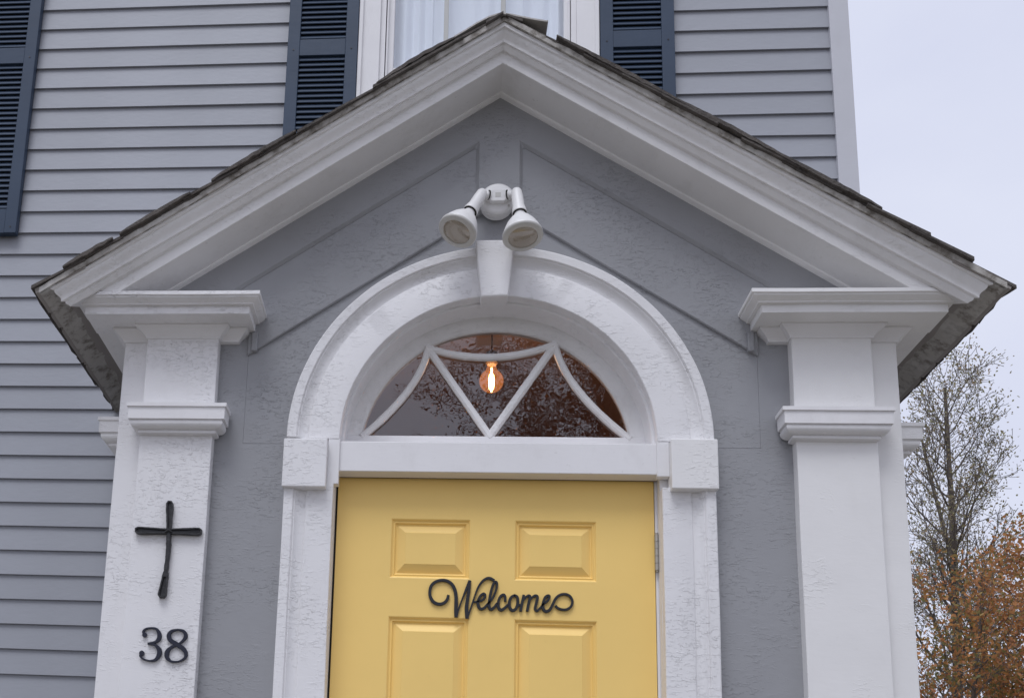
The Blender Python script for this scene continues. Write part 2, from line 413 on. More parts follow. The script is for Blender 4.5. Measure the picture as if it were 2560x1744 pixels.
for s in (-1, 1):
    xa, xb = sorted((s*1.0, s*1.119))
    MB().box(xa, xb, -.004, .125, GZ, 2.46).build('corner_board', WFLAKE if s < 0 else WSOFT, por, bevel=.003)
    xa, xb = sorted((s*1.075, s*1.112))
    MB().box(xa, xb, .125, YH-.016, GZ, 2.54).build('side_wall', GREY, por)

def stack(name, prof, xin, xout, y, parent, m, s, back=.0, bev=.0015, both=True, wobble=.0012, xo_f=1.0):
    """moulding wrapped round a rectangular core: prof = [(offset, z)...] top to bottom"""
    rings = []
    n = 9
    for o, z in prof:
        xi, xo, yf = xin-o, xout+o*xo_f, y-o
        ring = [(s*xi, back, z)]
        for i in range(n+1):
            x = xi+(xo-xi)*i/n
            ring.append((s*x, yf+wob(x*2, o*30, z*8, wobble), z+wob(x*1.5, o*9, z*3+s, wobble)))
        ring.append((s*xo, back, z)); rings.append(ring)
    b = MB(); b.loft(rings)
    return b.build(name, m, parent, smooth=True, angle=28)
NECK = [(.050, 2.192), (.050, 2.181), (.0455, 2.180), (.0450, 2.1445), (.0380, 2.1440), (.0380, 2.1415), (.0395, 2.1395), (.0398, 2.1350), (.0380, 2.1295), (.0340, 2.1245), (.0280, 2.1210), (.0215, 2.1195), (.0170, 2.1190), (.0170, 2.1175), (.0185, 2.1165), (.0185, 2.1100), (.0120, 2.1085), (0, 2.107)]
for s in (-1, 1):
    xa, xb = sorted((s*.826, s*1.043))
    b = MB(); nz_ = 40; rings = []
    for i in range(nz_+1):
        z = GZ+(2.46-GZ)*i/nz_
        d = wob(z*1.7, s*3, 0, .0016)
        rings.append([(xa+d, .012, z), (xa+d, -.030, z), (xb+d*.6, -.030, z), (xb+d*.6, .012, z)])
    b.loft(rings)
    pil = b.build('pilaster', WFLAKE if s < 0 else WSOFT, por, bevel=.0025)
    pil['label'] = 'flaking white pilaster with cross and house number' if s < 0 else 'smoother white pilaster near the trees'
    stack('neck_moulding', NECK, .826+.004, 1.043-.016, -.030, pil, WHITE, s, back=-.003)
    BED = [(.034, 2.4515), (.034, 2.446), (.030, 2.444), (.022, 2.438), (.013, 2.430), (.007, 2.423), (.005, 2.420), (.005, 2.417), (0, 2.416)]
    stack('bed_moulding', BED, .826, 1.043, -.030, pil, WHITE, s, back=-.003)
    # bed moulding on the wall and round the corner
    stack('bed_moulding', [(o*.95, z-.0012) for o, z in BED], .772, 1.119, -.006, por, WHITE, s, back=YH-.018)
    # pilaster on the flank
    rings = []
    xs = (1.10, 1.146)
    p2 = MB().box(*(sorted((s*xs[0], s*xs[1]))), .085, .30, GZ, 2.452).build('side_pilaster', WHITE, por, bevel=.002)
    rr = []
    for o, z in NECK:
        x1_ = 1.146+o*1.0
        rr.append([(s*1.09, .085-o, z), (s*x1_, .085-o, z), (s*x1_, .30+o, z), (s*1.09, .30+o, z)])
    MB().loft(rr).build('neck_moulding', WDIRT, p2, bevel=.0012)

# horizontal cornice returns
RET = [(.158, 2.508), (.158, 2.497), (.153, 2.495), (.152, 2.491), (.147, 2.487), (.141, 2.483), (.137, 2.480), (.136, 2.4765), (.127, 2.4755), (.125, 2.4745), (.125, 2.4515), (.10, 2.4505)]
for s in (-1, 1):
    stack('cornice_return', RET, .722+.125, 1.215-.125, 0, por, WFLAKE if s < 0 else WSOFT, s, back=.006, wobble=.0022)

# raking cornice
RK = [(-.2055, 3.3450), (-.2060, 3.3320), (-.2045, 3.3305), (-.1985, 3.3300), (-.1985, 3.3265), (-.1970, 3.3215), (-.1930, 3.3160), (-.1880, 3.3105), (-.1850, 3.3050), (-.1842, 3.2995), (-.1842, 3.2960), (-.1830, 3.2950),
      (-.1765, 3.2960), (-.1755, 3.2945), (-.1750, 3.2915), (-.1720, 3.2875), (-.1685, 3.2850), (-.1670, 3.2825), (-.1660, 3.2815), (-.1590, 3.2825), (-.1555, 3.2815), (-.1550, 3.2795), (-.1550, 3.2460), (-.1530, 3.2445),
      (-.0320, 3.2385), (-.0300, 3.2340), (-.0200, 3.2290), (.004, 3.2280), (.004, 3.3450)]
for s in (-1, 1):
    rings = []; n = 46
    for i in range(n+1):
        t = i/n; ring = []
        for y, z in RK:
            xe = 1.215+max(0, -y-.140)*1.27
            slo = .648+.018*min(1, max(0, (y+.2055)/.05))
            if y > -.160: xe = min(1.215, (z-2.5095)/slo) if z < 3.33 else 1.215     # dies on top of the cornice return
            x = xe*t
            j = wob(x*2.3, y*22, s*4.0, .0014)
            k = wob(x*9, y*40, s*7.0, .0010) if y < -.19 else 0
            ring.append((s*x, y+j*.6+k, z-slo*x+(j+k*1.6)*(1 if 0 < t else 0)))
        rings.append(ring)
    MB().loft(rings).build('raking_cornice', WDIRT, por, smooth=True, angle=24)
    # eave box along the flank
    xa, xb = sorted((s*1.119, s*1.213))
    MB().box(xa, xb, -.118, YH-.017, 2.4520, 2.58).build('eave_soffit', WDIRT, por, bevel=.003)

# roof: deck, shingles, ridge caps, ragged rake edge
ZD = 3.3585
roof = MB()
for s in (-1, 1):
    roof.loft([[(0, -.211, ZD-.0125), (0, -.211, ZD), (0, YH-.016, ZD), (0, YH-.016, ZD-.0125)],
               [(s*1.328, -.211, ZD-.0125-SL*1.328), (s*1.328, -.211, ZD-SL*1.328), (s*1.328, YH-.016, ZD-SL*1.328), (s*1.328, YH-.016, ZD-.0125-SL*1.328)]])
roof = roof.build('roof', WOOD, por)
rnd = random.Random(3)
EX = .108
for s in (-1, 1):
    for i in range(13):
        xl0 = 1.352-EX*i; y = -.224; j = 0
        while y < YH-.03:
            w = .235+rnd.uniform(-.02, .02)
            if j == 0 and i % 2: w *= .55
            y1 = min(y+w, YH-.017)
            if YH-.017-y1 < .06: y1 = YH-.017
            yf = y+rnd.uniform(-.010, .012) if j == 0 else y
            xu = max(xl0-EX-.045, .004)
            nseg = 5; lo_t, lo_b = [], []
            for q in range(nseg+1):
                yy = yf+(y1-.0035-yf)*q/nseg
                xl = xl0+(rnd.uniform(-.004, .004) if i else rnd.uniform(-.0018, .0018)-(rnd.uniform(.004, .012) if rnd.random() < .13 else 0))
                sag = rnd.uniform(-.0025, .002)-(rnd.uniform(-.004, .007) if j == 0 and q < 2 else 0)
                lo_t.append((s*xl, yy, ZD-SL*xl+.0175+sag)); lo_b.append((s*xl, yy, ZD-SL*xl+.0072+sag))
            up_t = [(s*xu, p[1], ZD-SL*xu+.0065) for p in lo_t]; up_b = [(s*xu, p[1], ZD-SL*xu+.0008) for p in lo_t]
            n = nseg+1
            v = lo_t+lo_b+up_t+up_b; f = []
            for q in range(nseg):
                f += [(q, q+1, n+q+1, n+q), (2*n+q, 2*n+q+1, q+1, q), (n+q, n+q+1, 3*n+q+1, 3*n+q), (3*n+q, 3*n+q+1, 2*n+q+1, 2*n+q)]
            f += [(0, n, 3*n, 2*n), (nseg, 2*n+nseg, 3*n+nseg, n+nseg)]
            MB().add(v, f).build('shingle', SHING, roof)
            y = y1; j += 1
    # ragged old drip edge under the shingles along the rake
    rings = []; n = 90
    for i in range(n+1):
        x = .012+1.318*i/n
        a = noise.noise(Vector((x*14, s*9, 0)))*.5+noise.noise(Vector((x*45, s*3, 1)))*.5
        z = ZD-SL*x
        yo = -.2155-.006*a
        rings.append([(s*x, yo, z-.0110-.011*max(0, a)-.0015), (s*x, yo-.001, z+.004), (s*x, -.205, z+.004), (s*x, -.205, z-.0125)])
    MB().loft(rings).build('drip_edge', WOOD, roof)
    # eave edge board, split and ragged, grey underneath
    rings = []; n = 90; er = random.Random(40+s); notch = 0
    for i in range(n+1):
        y = -.212+(YH-.02+.212)*i/n
        a = noise.noise(Vector((y*10, s*5, 2)))
        if er.random() < .05: notch = er.uniform(.005, .014)
        x = 1.335+.0012*a-notch; notch *= .12
        rings.append([(s*(x+.004), y, ZD-SL*x-.011-.002*a), (s*(x+.009), y, ZD-SL*x+.004), (s*1.30, y, ZD-SL*1.30+.001), (s*1.20, y, ZD-SL*1.20-.008), (s*1.20, y, ZD-SL*1.20-.0180+.001*a)])
    MB().loft(rings).build('eave_edge', EAVEW, roof)
def ridge_cap(y0, y1, pl, dz):
    rings = []
    for (x, z) in pl:
        rings.append([(x, y0+.003*math.sin(x*40), z+dz), (x, y1, z+dz+.008), (x, y1, z+dz+.003), (x, y0+.003*math.sin(x*40), z+dz-.0050)])
    MB().loft(rings).build('ridge_cap', RIDGE, roof, smooth=True)
ridge_cap(-.2185, .06, [(-.149, -.088), (-.147, -.080), (-.115, -.058), (-.081, -.036), (-.045, -.018), (-.020, -.009), (-.006, -.006), (.02, -.009), (.055, -.019), (.09, -.031), (.120, -.039), (.126, -.038)], 3.3735)
ridge_cap(.03, .40, [(-.13, -.092), (-.06, -.042), (-.015, -.011), (0, -.006), (.015, -.011), (.06, -.042), (.13, -.092)], 3.3895)
ridge_cap(.37, YH-.018, [(-.13, -.092), (-.06, -.042), (-.015, -.011), (0, -.006), (.015, -.011), (.06, -.042), (.13, -.092)], 3.3955)
# loose curled shingle strips seen along the left rake
def curl(xa, xb, lift, s, y=-.232):
    rings = []
    for i in range(33):
        t = i/32; x = xa+(xb-xa)*t; l_ = lift*math.sin(math.pi*min(1, t*1.1))
        th = .0125*math.sin(math.pi*(.06+.88*t))**.7+.001
        z = ZD-SL*x+.012+l_
        r1, r2 = noise.noise(Vector((x*60, s, 0)))*.0035, noise.noise(Vector((x*45, s, 4)))*.004
        rings.append([(s*x, y+r1, z+r2), (s*x, y+r1*.5, z+th+r2*.5), (s*x, y+.12, z+th-.004), (s*x, y+.12, z-.003)])
    MB().loft(rings).build('curled_shingle', SHING, roof)
curl(.145, .37, .003, -1); curl(.60, .84, -.002, -1); curl(.90, 1.10, -.003, -1); curl(1.12, 1.26, -.003, -1); curl(.15, .50, -.003, 1); curl(.48, .78, -.001, 1); curl(.74, 1.02, -.003, 1)

# arched surround
AP = [(.604, .012), (.604, -.034), (.601, -.036), (.578, -.036), (.5755, -.0335), (.5745, -.030), (.571, -.0295), (.566, -.0235), (.558, -.0185), (.549, -.0160), (.543, -.0160), (.5415, -.0195), (.538, -.0215), (.4525, -.0215), (.4505, -.0195), (.4500, .0145), (.4440, .0155), (.4420, .0180), (.4415, .1020), (.47, .104), (.47, .012)]
AC = 2.107
ar = thing and None
rings = []; n = 84
for i in range(n+1):
    a = math.pi*i/n; ring = []
    for r, y in AP:
        j = wob(math.cos(a)*2, math.sin(a)*2, r*20+y*30, .0013)
        ring.append(((r+j)*math.cos(a), y+j*.5, AC+(r+j)*math.sin(a)))
    rings.append(ring)
arch = MB().loft(rings).build('arch_surround', WFLAKE, por, smooth=True, angle=30)
# jamb casings
CP = [(.604, .012), (.604, -.034), (.601, -.036), (.578, -.036), (.5755, -.0335), (.5745, -.030), (.571, -.0295), (.566, -.0235), (.558, -.0185), (.549, -.0160), (.543, -.0160), (.5415, -.0195), (.538, -.0215), (.4635, -.0215), (.4615, -.0195), (.4610, .012)]
for s in (-1, 1):
    rings = []; n = 36
    for i in range(n+1):
        z = 1.99*i/n-.02; ring = []
        for x, y in CP:
            j = wob(z*1.4, x*25, s*5, .0016); ring.append((s*(x+j), y+j*.4, z))
        rings.append(ring)
    MB().loft(rings).build('jamb_casing', WFLAKE, por, smooth=True, angle=30)
    # impost block
    za, zb = (1.949, 2.0955) if s < 0 else (1.958, 2.1045)
    xa, xb = sorted((s*.4825, s*.6095))
    MB().box(xa, xb, -.052, .006, za, zb).build('impost_block', WFLAKE if s < 0 else WSOFT, por, bevel=.003)
    xa, xb = sorted((s*.449, s*.4825))
    MB().box(xa, xb, -.0205, .010, za+.02 if s < 0 else za+.045, 2.1068).build('impost_filler', WHITE, por, bevel=.0015)
    # door frame jamb with a stop
    xa, xb = sorted((s*.4608, s*.50))
    MB().box(xa, xb, .0125, .16, -.02, 2.05).build('door_jamb', WHITE, por)
# keystone (tapered, proud of the arch)
kx = -.0115
pts = [(kx-.0395, 2.537), (kx-.058, 2.722), (kx+.058, 2.722), (kx+.0395, 2.540)]
kb = MB(); 
kb.loft([[(x, .006, z) for x, z in pts], [(x, -.050, z) for x, z in pts], [(x+(kx-x)*.03, -.056, z+(.003 if z < 2.6 else -.003)) for x, z in pts]])
kb.build('keystone', WFLAKE, por, bevel=.0025)
# transom bar
MB().box(-.4600, .4600, -.010, .094, 2.0400, 2.1030).build('transom_core', WHITE, por)
MB().box(-.4605, .4605, -.0105, .046, 2.0115, 2.1026).build('transom_bar', WHITE, por, bevel=.002)
MB().box(-.4620, .4620, .094, .16, 2.036, 2.103).build('door_head', WHITE, por)
MB().box(-.4595, .4595, .0462, .0535, 2.0125, 2.0395).build('weatherstrip', BRONZE, por)
for s in (-1, 1):
    xa, xb = (-.4607, -.4546) if s < 0 else (.4536, .4606)
    MB().box(xa, xb, .0590 if s < 0 else .0565, .13, -.01, 2.034).build('weatherstrip', DARK if s < 0 else WHITE, por)

# fanlight
fan = MB(); rings = []; n = 64
for i in range(n+1):
    a = math.pi*i/n
    rings.append([(r*math.cos(a), y, AC+r*math.sin(a)) for r, y in ((.446, .099), (.420, .099), (.4015, .104), (.397, .109), (.397, .128), (.446, .128))])
fan.loft(rings)
fan = fan.build('fanlight', WDIRT, por, smooth=True, angle=30)
MB().box(-.444, .444, .0975, .128, 2.094, 2.163).build('bottom_rail', WHITE, fan, bevel=.003)
NL, NR, BT, CL, CR_ = (-.203, 2.448), (.178, 2.460), (-.013, 2.165), (-.391, 2.163), (.391, 2.163)
def bez(a, c, b, n=20): return [((1-t)**2*a[0]+2*t*(1-t)*c[0]+t*t*b[0], (1-t)**2*a[1]+2*t*(1-t)*c[1]+t*t*b[1]) for t in [i/n for i in range(n+1)]]
swag = bez(NL, (-.0115, 2.384), NR); sideL = bez(CL, (-.2195, 2.3185), NL); sideR = bez(CR_, (.206, 2.3185), NR)
vL = [NL, BT]; vR = [BT, NR]
def ribbon(pts, w, y0, y1, ch=.25, jit=0, ext=0):
    """flat bar following a curve in the XZ plane; w = width or list; front y0, back y1"""
    n = len(pts); rings = []
    for i, (x, z) in enumerate(pts):
        a = pts[max(0, i-1)]; c = pts[min(n-1, i+1)]
        d = Vector((c[0]-a[0], c[1]-a[1])).normalized(); nn = Vector((-d.y, d.x))
        ww = (w[i] if isinstance(w, (list, tuple)) else w)/2*(1+jit*noise.noise(Vector((x*60, z*60, 0))))
        cc = ch*ww
        e = Vector((0, 0))
        if ext and i == 0: e = -d*ext
        if ext and i == n-1: e = d*ext
        yc = y0+min(cc, (y1-y0)*.6)
        rings.append([(x+e.x+nn.x*o, y, z+e.y+nn.y*o) for o, y in ((-ww, y1), (-ww, yc), (-ww+cc, y0), (ww-cc, y0), (ww, yc), (ww, y1))])
    return rings
def resample(pts, n):
    r = []
    for i in range(len(pts)-1):
        for k in range(n): t = k/n; r.append((pts[i][0]+(pts[i+1][0]-pts[i][0])*t, pts[i][1]+(pts[i+1][1]-pts[i][1])*t))
    return r+[pts[-1]]
for k, (p, w) in enumerate(((swag, .019), (sideL, .020), (sideR, .020), (resample(vL, 14), .021), (resample(vR, 14), .023))):
    d = .0006*k
    MB().loft(ribbon(p, w, .094+d, .113+d*.5, .55, .12, .006)).build('muntin', WDIRT, fan, smooth=True, angle=25)
def arcpts(a, b, n=24):    # along the arch rim from point a to b
    t0 = math.atan2(a[1]-AC, a[0]); t1 = math.atan2(b[1]-AC, b[0])
    return [(.40*math.cos(t0+(t1-t0)*i/n), AC+.40*math.sin(t0+(t1-t0)*i/n)) for i in range(n+1)]
panes = [swag+arcpts(NR, NL)[1:-1],
         sideL+arcpts(NL, CL)[1:-1], sideR+arcpts(NR, CR_)[1:-1],
         swag+[BT], sideL+[BT], sideR+[BT]]
for p in panes:
    MB().poly(p, .1145, .1165).build('pane', GLASS, fan)

# door
dx0, dx1, DY = -0.4545, 0.4516, .055
PX = [(-0.2957, -0.0658), (0.06, 0.2909)]
PZ = [(1.7123, 1.8906), (.86, 1.5993), (.20, .70)]
xs = sorted({dx0, dx1, *[v for p in PX for v in p]}); zs = sorted({.006, 2.0204, *[v for p in PZ for v in p]})
d = MB()
for i in range(len(xs)-1):
    for j in range(len(zs)-1):
        xm, zm = (xs[i]+xs[i+1])/2, (zs[j]+zs[j+1])/2
        if any(a < xm < b_ for a, b_ in PX) and any(a < zm < b_ for a, b_ in PZ): continue
        d.add([(xs[i], DY, zs[j]), (xs[i+1], DY, zs[j]), (xs[i+1], DY, zs[j+1]), (xs[i], DY, zs[j+1])], [(0, 1, 2, 3)])
d.add([(dx0, DY, .006), (dx1, DY, .006), (dx1, DY, 2.0204), (dx0, DY, 2.0204), (dx0, DY+.044, .006), (dx1, DY+.044, .006), (dx1, DY+.044, 2.0204), (dx0, DY+.044, 2.0204)],
      [(4, 5, 1, 0), (5, 6, 2, 1), (6, 7, 3, 2), (7, 4, 0, 3), (7, 6, 5, 4)])
door = d.build('door', YELLOW, por)
door['label'] = 'yellow six-panel door'
for a, b_ in PX:
    for za, zb in PZ:
        rings = []
        for o, y in ((0, 0), (.0025, .0012), (.0045, .0050), (.0075, .0078), (.0115, .0062), (.0150, .0125), (.0175, .0135), (.0405, .0022), (.0425, .0008)):
            rings.append([(a+o, DY+y, za+o), (b_-o, DY+y, za+o), (b_-o, DY+y, zb-o), (a+o, DY+y, zb-o)])
        m = MB(); m.loft(rings, True, False); k = (len(rings)-1)*4; m.f.append((k, k+1, k+2, k+3))
        m.build('panel', YELLOW, door)
for zc in (1.800, .25):
    h = MB(); hx, hy = .4560, .0455
    for q in range(5):
        z0 = zc-.052+q*.0208; h.tube([(hx, hy, z0), (hx, hy, z0+.0194)], .0068, 14)
    h.tube([(hx, hy, zc-.057), (hx, hy, zc+.057)], .0046, 10)
    h.box(hx-.0045, hx-.0015, hy, .090, zc-.050, zc+.050)
    h.build('hinge', STEEL, door, smooth=True)
# vestibule behind the fanlight
V = MB()
V.box(-.93, -.90, .135, 2.20, 0, 2.70).box(.90, .93, .135, 2.20, 0, 2.70).box(-.93, .93, 2.20, 2.24, 0, 2.955)
V.build('vestibule_wall', WALLP, por)
vp = [(-.93, 2.70), (-.58, 2.943), (.58, 2.943), (.93, 2.70), (.93, 2.712), (.58, 2.955), (-.58, 2.955), (-.93, 2.712)]
MB().loft([[(x, .10, z) for x, z in vp], [(x, 2.20, z) for x, z in vp]]).build('vestibule_ceiling', CEILP, por)
MB().box(-.93, .93, .135, 2.24, -.05, 0.0).build('vestibule_floor', STONE, por)
MB().box(-1.15, 1.15, -1.05, .10, GZ, -.06).build('landing', STONE, por, bevel=.01)

# ------------------------------------------------------------------ welcome sign
def bezier_smooth(pts, k=6):
    r = []
    for i in range(len(pts)-1):
        p0 = pts[max(0, i-1)]; p1 = pts[i]; p2 = pts[i+1]; p3 = pts[min(len(pts)-1, i+2)]
        for j in range(k):
            t = j/k; t2, t3 = t*t, t*t*t
            r.append(tuple(.5*((2*p1[c])+(-p0[c]+p2[c])*t+(2*p0[c]-5*p1[c]+4*p2[c]-p3[c])*t2+(-p0[c]+3*p1[c]-3*p2[c]+p3[c])*t3) for c in range(len(p1))))
    r.append(tuple(pts[-1])); return r
def lay(pts, ws):      # attach widths evenly
    n = len(pts); o = []
    for i, p in enumerate(pts):
        t = i/(n-1)*(len(ws)-1); a = int(t); b2 = min(a+1, len(ws)-1); o.append((p[0], p[1], ws[a]+(ws[b2]-ws[a])*(t-a)))
    return o
def strokes(mb, pts, ws, y0, y1, k=6):
    q = bezier_smooth(lay(pts, ws), k)
    mb.loft(ribbon([(a[0], a[1]) for a in q], [max(.002, a[2]) for a in q], y0, y1, .14, 0, .0012))
WD = {
 'w1': ([(-0.126,1.6627),(-0.1293,1.6498),(-0.1383,1.6401),(-0.1514,1.6366),(-0.1659,1.6415),(-0.1754,1.654),(-0.1789,1.6698),(-0.1753,1.689),(-0.1642,1.701),(-0.1469,1.7068),(-0.1304,1.7051),(-0.1158,1.6947),(-0.1073,1.6779),(-0.1039,1.6589),(-0.1035,1.6378),(-0.1037,1.6167),(-0.1027,1.601)], [.0075,.0085,.009,.0085,.008,.0085,.0095,.0105,.0100]),
 'w2': ([(-0.1017,1.6011),(-0.0941,1.6296),(-0.0825,1.6637),(-0.0727,1.6893),(-0.0659,1.7066)], [.0055,.0046,.0048,.0075,.0085]),
 'w3': ([(-0.0664,1.7065),(-0.0674,1.681),(-0.0711,1.6555),(-0.0738,1.6301),(-0.0731,1.6133),(-0.0716,1.5976)], [.008,.0085,.0095,.0105,.0105,.0098]),
 'w4': ([(-0.0708,1.5987),(-0.0615,1.6283),(-0.0519,1.6602),(-0.0421,1.6879),(-0.0301,1.7063),(-0.018,1.7151),(-0.0078,1.7153),(0.002,1.7098)], [.0055,.0046,.0046,.0055,.0065,.0072,.008,.008]),
 'e1': ([(-0.0526,1.645),(-0.0435,1.6467),(-0.0293,1.6513),(-0.0224,1.6609),(-0.0225,1.6679),(-0.0275,1.6699),(-0.0356,1.6627),(-0.0415,1.6478),(-0.0402,1.6331),(-0.0331,1.6253),(-0.0239,1.6289),(-0.0149,1.6401)], [.0045,.0055,.0065,.0065,.0075,.0085,.008,.006]),
 'l': ([(-0.0149,1.6401),(-0.001,1.6572),(0.0088,1.6828),(0.0111,1.6998),(0.0072,1.7057),(0.0011,1.6996),(-0.0043,1.6825),(-0.0091,1.657),(-0.0109,1.6359),(-0.0056,1.6251),(0.0024,1.6296),(0.0114,1.6428)], [.0055,.006,.0065,.0065,.0075,.0085,.0085,.006]),
 'c': ([(0.0346,1.6497),(0.0345,1.6624),(0.0294,1.6685),(0.0213,1.6631),(0.0158,1.6492),(0.0156,1.6324),(0.0217,1.6241),(0.0307,1.6275),(0.0417,1.6394)], [.0065,.007,.007,.008,.0085,.0085,.006]),
 'o': ([(0.0608,1.6676),(0.0516,1.6617),(0.0462,1.6479),(0.0473,1.6322),(0.055,1.6233),(0.0651,1.6295),(0.0696,1.6463),(0.0683,1.6621),(0.0608,1.6676)], [.0065,.0078,.0085,.008,.0078,.008,.0065]),
 'o2': ([(0.065,1.6336),(0.0761,1.6403)], [.005,.005]),
 'm1': ([(0.0776,1.6225),(0.0822,1.6467),(0.0864,1.6682)], [.0078,.0078,.0078]),
 'm2': ([(0.0831,1.6488),(0.0921,1.6627),(0.1006,1.6677),(0.1039,1.6619),(0.0993,1.6408),(0.0963,1.6229)], [.0045,.006,.0075,.008,.0078]),
 'm3': ([(0.1007,1.6482),(0.1103,1.6632),(0.1203,1.6682),(0.1248,1.662),(0.1208,1.6435),(0.1184,1.6298),(0.1235,1.6236),(0.1309,1.6312)], [.0045,.006,.0075,.008,.008,.007,.0055]),
 'e2': ([(0.1309,1.6312),(0.1405,1.643),(0.1526,1.6533),(0.1581,1.6644),(0.1552,1.6691),(0.1469,1.6641),(0.1409,1.6481),(0.1399,1.6325),(0.1476,1.6232),(0.1586,1.6277),(0.1667,1.6426),(0.1746,1.6595),(0.1857,1.6707),(0.2007,1.6744),(0.2147,1.6688),(0.2217,1.6544),(0.2181,1.6397),(0.2067,1.6306),(0.1926,1.6296),(0.1806,1.6341),(0.1759,1.6394)], [.005,.0065,.0075,.0085,.0078,.0068,.0068,.0068,.0065]),
}
wel = thing('welcome_sign', 'black script sign reading Welcome on the yellow door', 'sign', (0, .05, 1.60))
for nm, keys in (('letter_w', ('w1', 'w2', 'w3', 'w4')), ('letter_e', ('e1',)), ('letter_l', ('l',)), ('letter_c', ('c',)), ('letter_o', ('o', 'o2')), ('letter_m', ('m1', 'm2', 'm3')), ('letter_e', ('e2',))):
    m = MB()
    for i, k in enumerate(keys): strokes(m, WD[k][0], WD[k][1], .0475+.0002*i, .0545)
    m.build(nm, SIGN, wel)

# ------------------------------------------------------------------ house numerals
NY0, NY1 = -.0385, -.0305
def numeral(label, x, parts, balls):
    m = MB()
    for i, (p, w) in enumerate(parts): strokes(m, p, w, NY0+.0002*i, NY1, 7)
    for bx, bz, r in balls: m.tube([(bx, NY0-.0002, bz), (bx, NY1, bz)], r, 18)
    return tag(m.build('house_number', NUMB, None), label, 'house number')
numeral('dark numeral 3 on the white pilaster below the cross', -.96,
  [([(-.9800,1.5085),(-.9835,1.5165),(-.9756,1.5245),(-.9607,1.5273),(-.9453,1.5237),(-.9364,1.5088),(-.938,1.4953),(-.9474,1.4867),(-.9672,1.4821)], [.0075,.0065,.0050,.0045,.0075,.0120,.0110,.0070,.0055]),
   ([(-.9672,1.4821),(-.9468,1.4784),(-.934,1.4654),(-.933,1.4521),(-.9418,1.4368),(-.9583,1.433),(-.977,1.4374),(-.9861,1.4455),(-.9845,1.4540)], [.0050,.0075,.0130,.0130,.0085,.0048,.0050,.0065,.0080])],
  [(-.9790, 1.5065, .0068), (-.9830, 1.4540, .0072)])
numeral('dark numeral 8 on the white pilaster, right of the numeral 3', -.885,
  [([(-.8849,1.5246),(-.9010,1.5200),(-.9090,1.5090),(-.9060,1.4965),(-.8950,1.4880),(-.8780,1.4790),(-.8640,1.4690),(-.8560,1.4560),(-.8600,1.4420),(-.8765,1.4330)], [.0045,.0080,.0115,.0125,.0125,.0130,.0125,.0105,.0065,.0042]),
   ([(-.8765,1.4330),(-.8965,1.4332),(-.9097,1.4444),(-.9103,1.4600),(-.8990,1.4735),(-.8800,1.4830),(-.8660,1.4950),(-.8604,1.5080),(-.8680,1.5205),(-.8849,1.5246)], [.0042,.0065,.0120,.0125,.0080,.0050,.0080,.0110,.0085,.0045])], [])

# ------------------------------------------------------------------ wrought iron cross
cross = thing('wall_cross', 'black wrought iron cross with looped ends on the white pilaster', 'cross', (-.932, -.032, 1.62))
def arm(name, tip, root, wt, wr, tw=0):
    """narrow loop of bent flat bar from the crossing to a rounded tip"""
    t, r_ = Vector(tip), Vector(root); d = (t-r_).normalized(); nn = Vector((-d.y, d.x)); Ln = (t-r_).length
    side = []
    for i in range(15):
        u = i/14; w = wr+(wt-wr)*min(1, u*1.25)**1.2
        if u > .95: w *= math.sqrt(max(.2, 1-((u-.95)/.06)**2))
        side.append((u, w))
    pts = [r_+d*Ln*u+nn*w for u, w in side]+[r_+d*Ln*u-nn*w for u, w in reversed(side)]
    m = MB(); rr = []
    q = [(p.x+wob(p.x*20, p.y*20, 3, .0008), p.y) for p in pts]
    m.loft(ribbon(q, .0050, -.046, -.032, .3, .25))
    # the hammered strap lying inside the loop, lower than its rim
    m.loft(ribbon([tuple(r_+d*Ln*u) for u in (0, .2, .4, .6, .8, .97)], [wr*2+.001, wr*2+.001, wt*1.4, wt*1.7, wt*1.8, wt*1.2], -.0405, -.034, .1))
    return m.build(name, BLACK, cross, smooth=True, angle=40)
X0 = (-.931, 1.811)
arm('cross_arm', (-.9345, 1.9000), (X0[0]+.0, X0[1]), .0078, .0040)
arm('cross_arm', (-1.0285, 1.8125), X0, .0082, .0052)
arm('cross_arm', (-.8365, 1.8120), X0, .0086, .0052)
m = MB(); st = [(-.931, 1.811), (-.9285, 1.76), (-.9300, 1.71), (-.9315, 1.675)]
q = bezier_smooth(st, 8); m.loft(ribbon(q, .0125, -.047, -.033, .35, .45)); m.build('cross_stem', BLACK, cross, smooth=True, angle=40)
arm('cross_arm', (-.9370, 1.6170), (-.9305, 1.690), .0092, .0050)
m = MB(); m.tube([(-.941, -.0462, 1.806), (-.931, -.0485, 1.813), (-.921, -.0462, 1.808)], [.003, .0055, .003], 8); m.build('cross_knot', BLACK, cross, smooth=True)

# ------------------------------------------------------------------ twin floodlight
fl = thing('floodlight', 'white twin-lamp floodlight fixture mounted on the grey gable above the keystone', 'floodlight', (-.005, -.014, 2.87))
FC = Vector((-.005, 0, 2.866))
m = MB(); m.tube([(FC.x-.002, -.004, 2.862), (FC.x-.002, -.030, 2.862)], .049, 32); m.build('junction_box', LAMPW, fl, smooth=True, angle=40, bevel=.002)
m = MB()
rings = []
for r, y in ((.051, -.030), (.052, -.034), (.051, -.038), (.046, -.042), (.040, -.0435)):
    rings.append([(FC.x+r*math.cos(2*math.pi*i/40), y, FC.z+r*math.sin(2*math.pi*i/40)) for i in range(40)])
m.loft(rings); m.build('cover_plate', LAMPW, fl, smooth=True, angle=40)
m = MB()   # raised trapezoid boss that carries both swivels
oc = [(-.034, .014), (-.014, .020), (.014, .020), (.034, .014), (.034, -.006), (.018, -.020), (-.018, -.020), (-.034, -.006)]
rings = [[(FC.x+x*k, y, FC.z+z*k) for x, z in oc] for k, y in ((1.08, -.042), (1.0, -.058), (.93, -.060))]
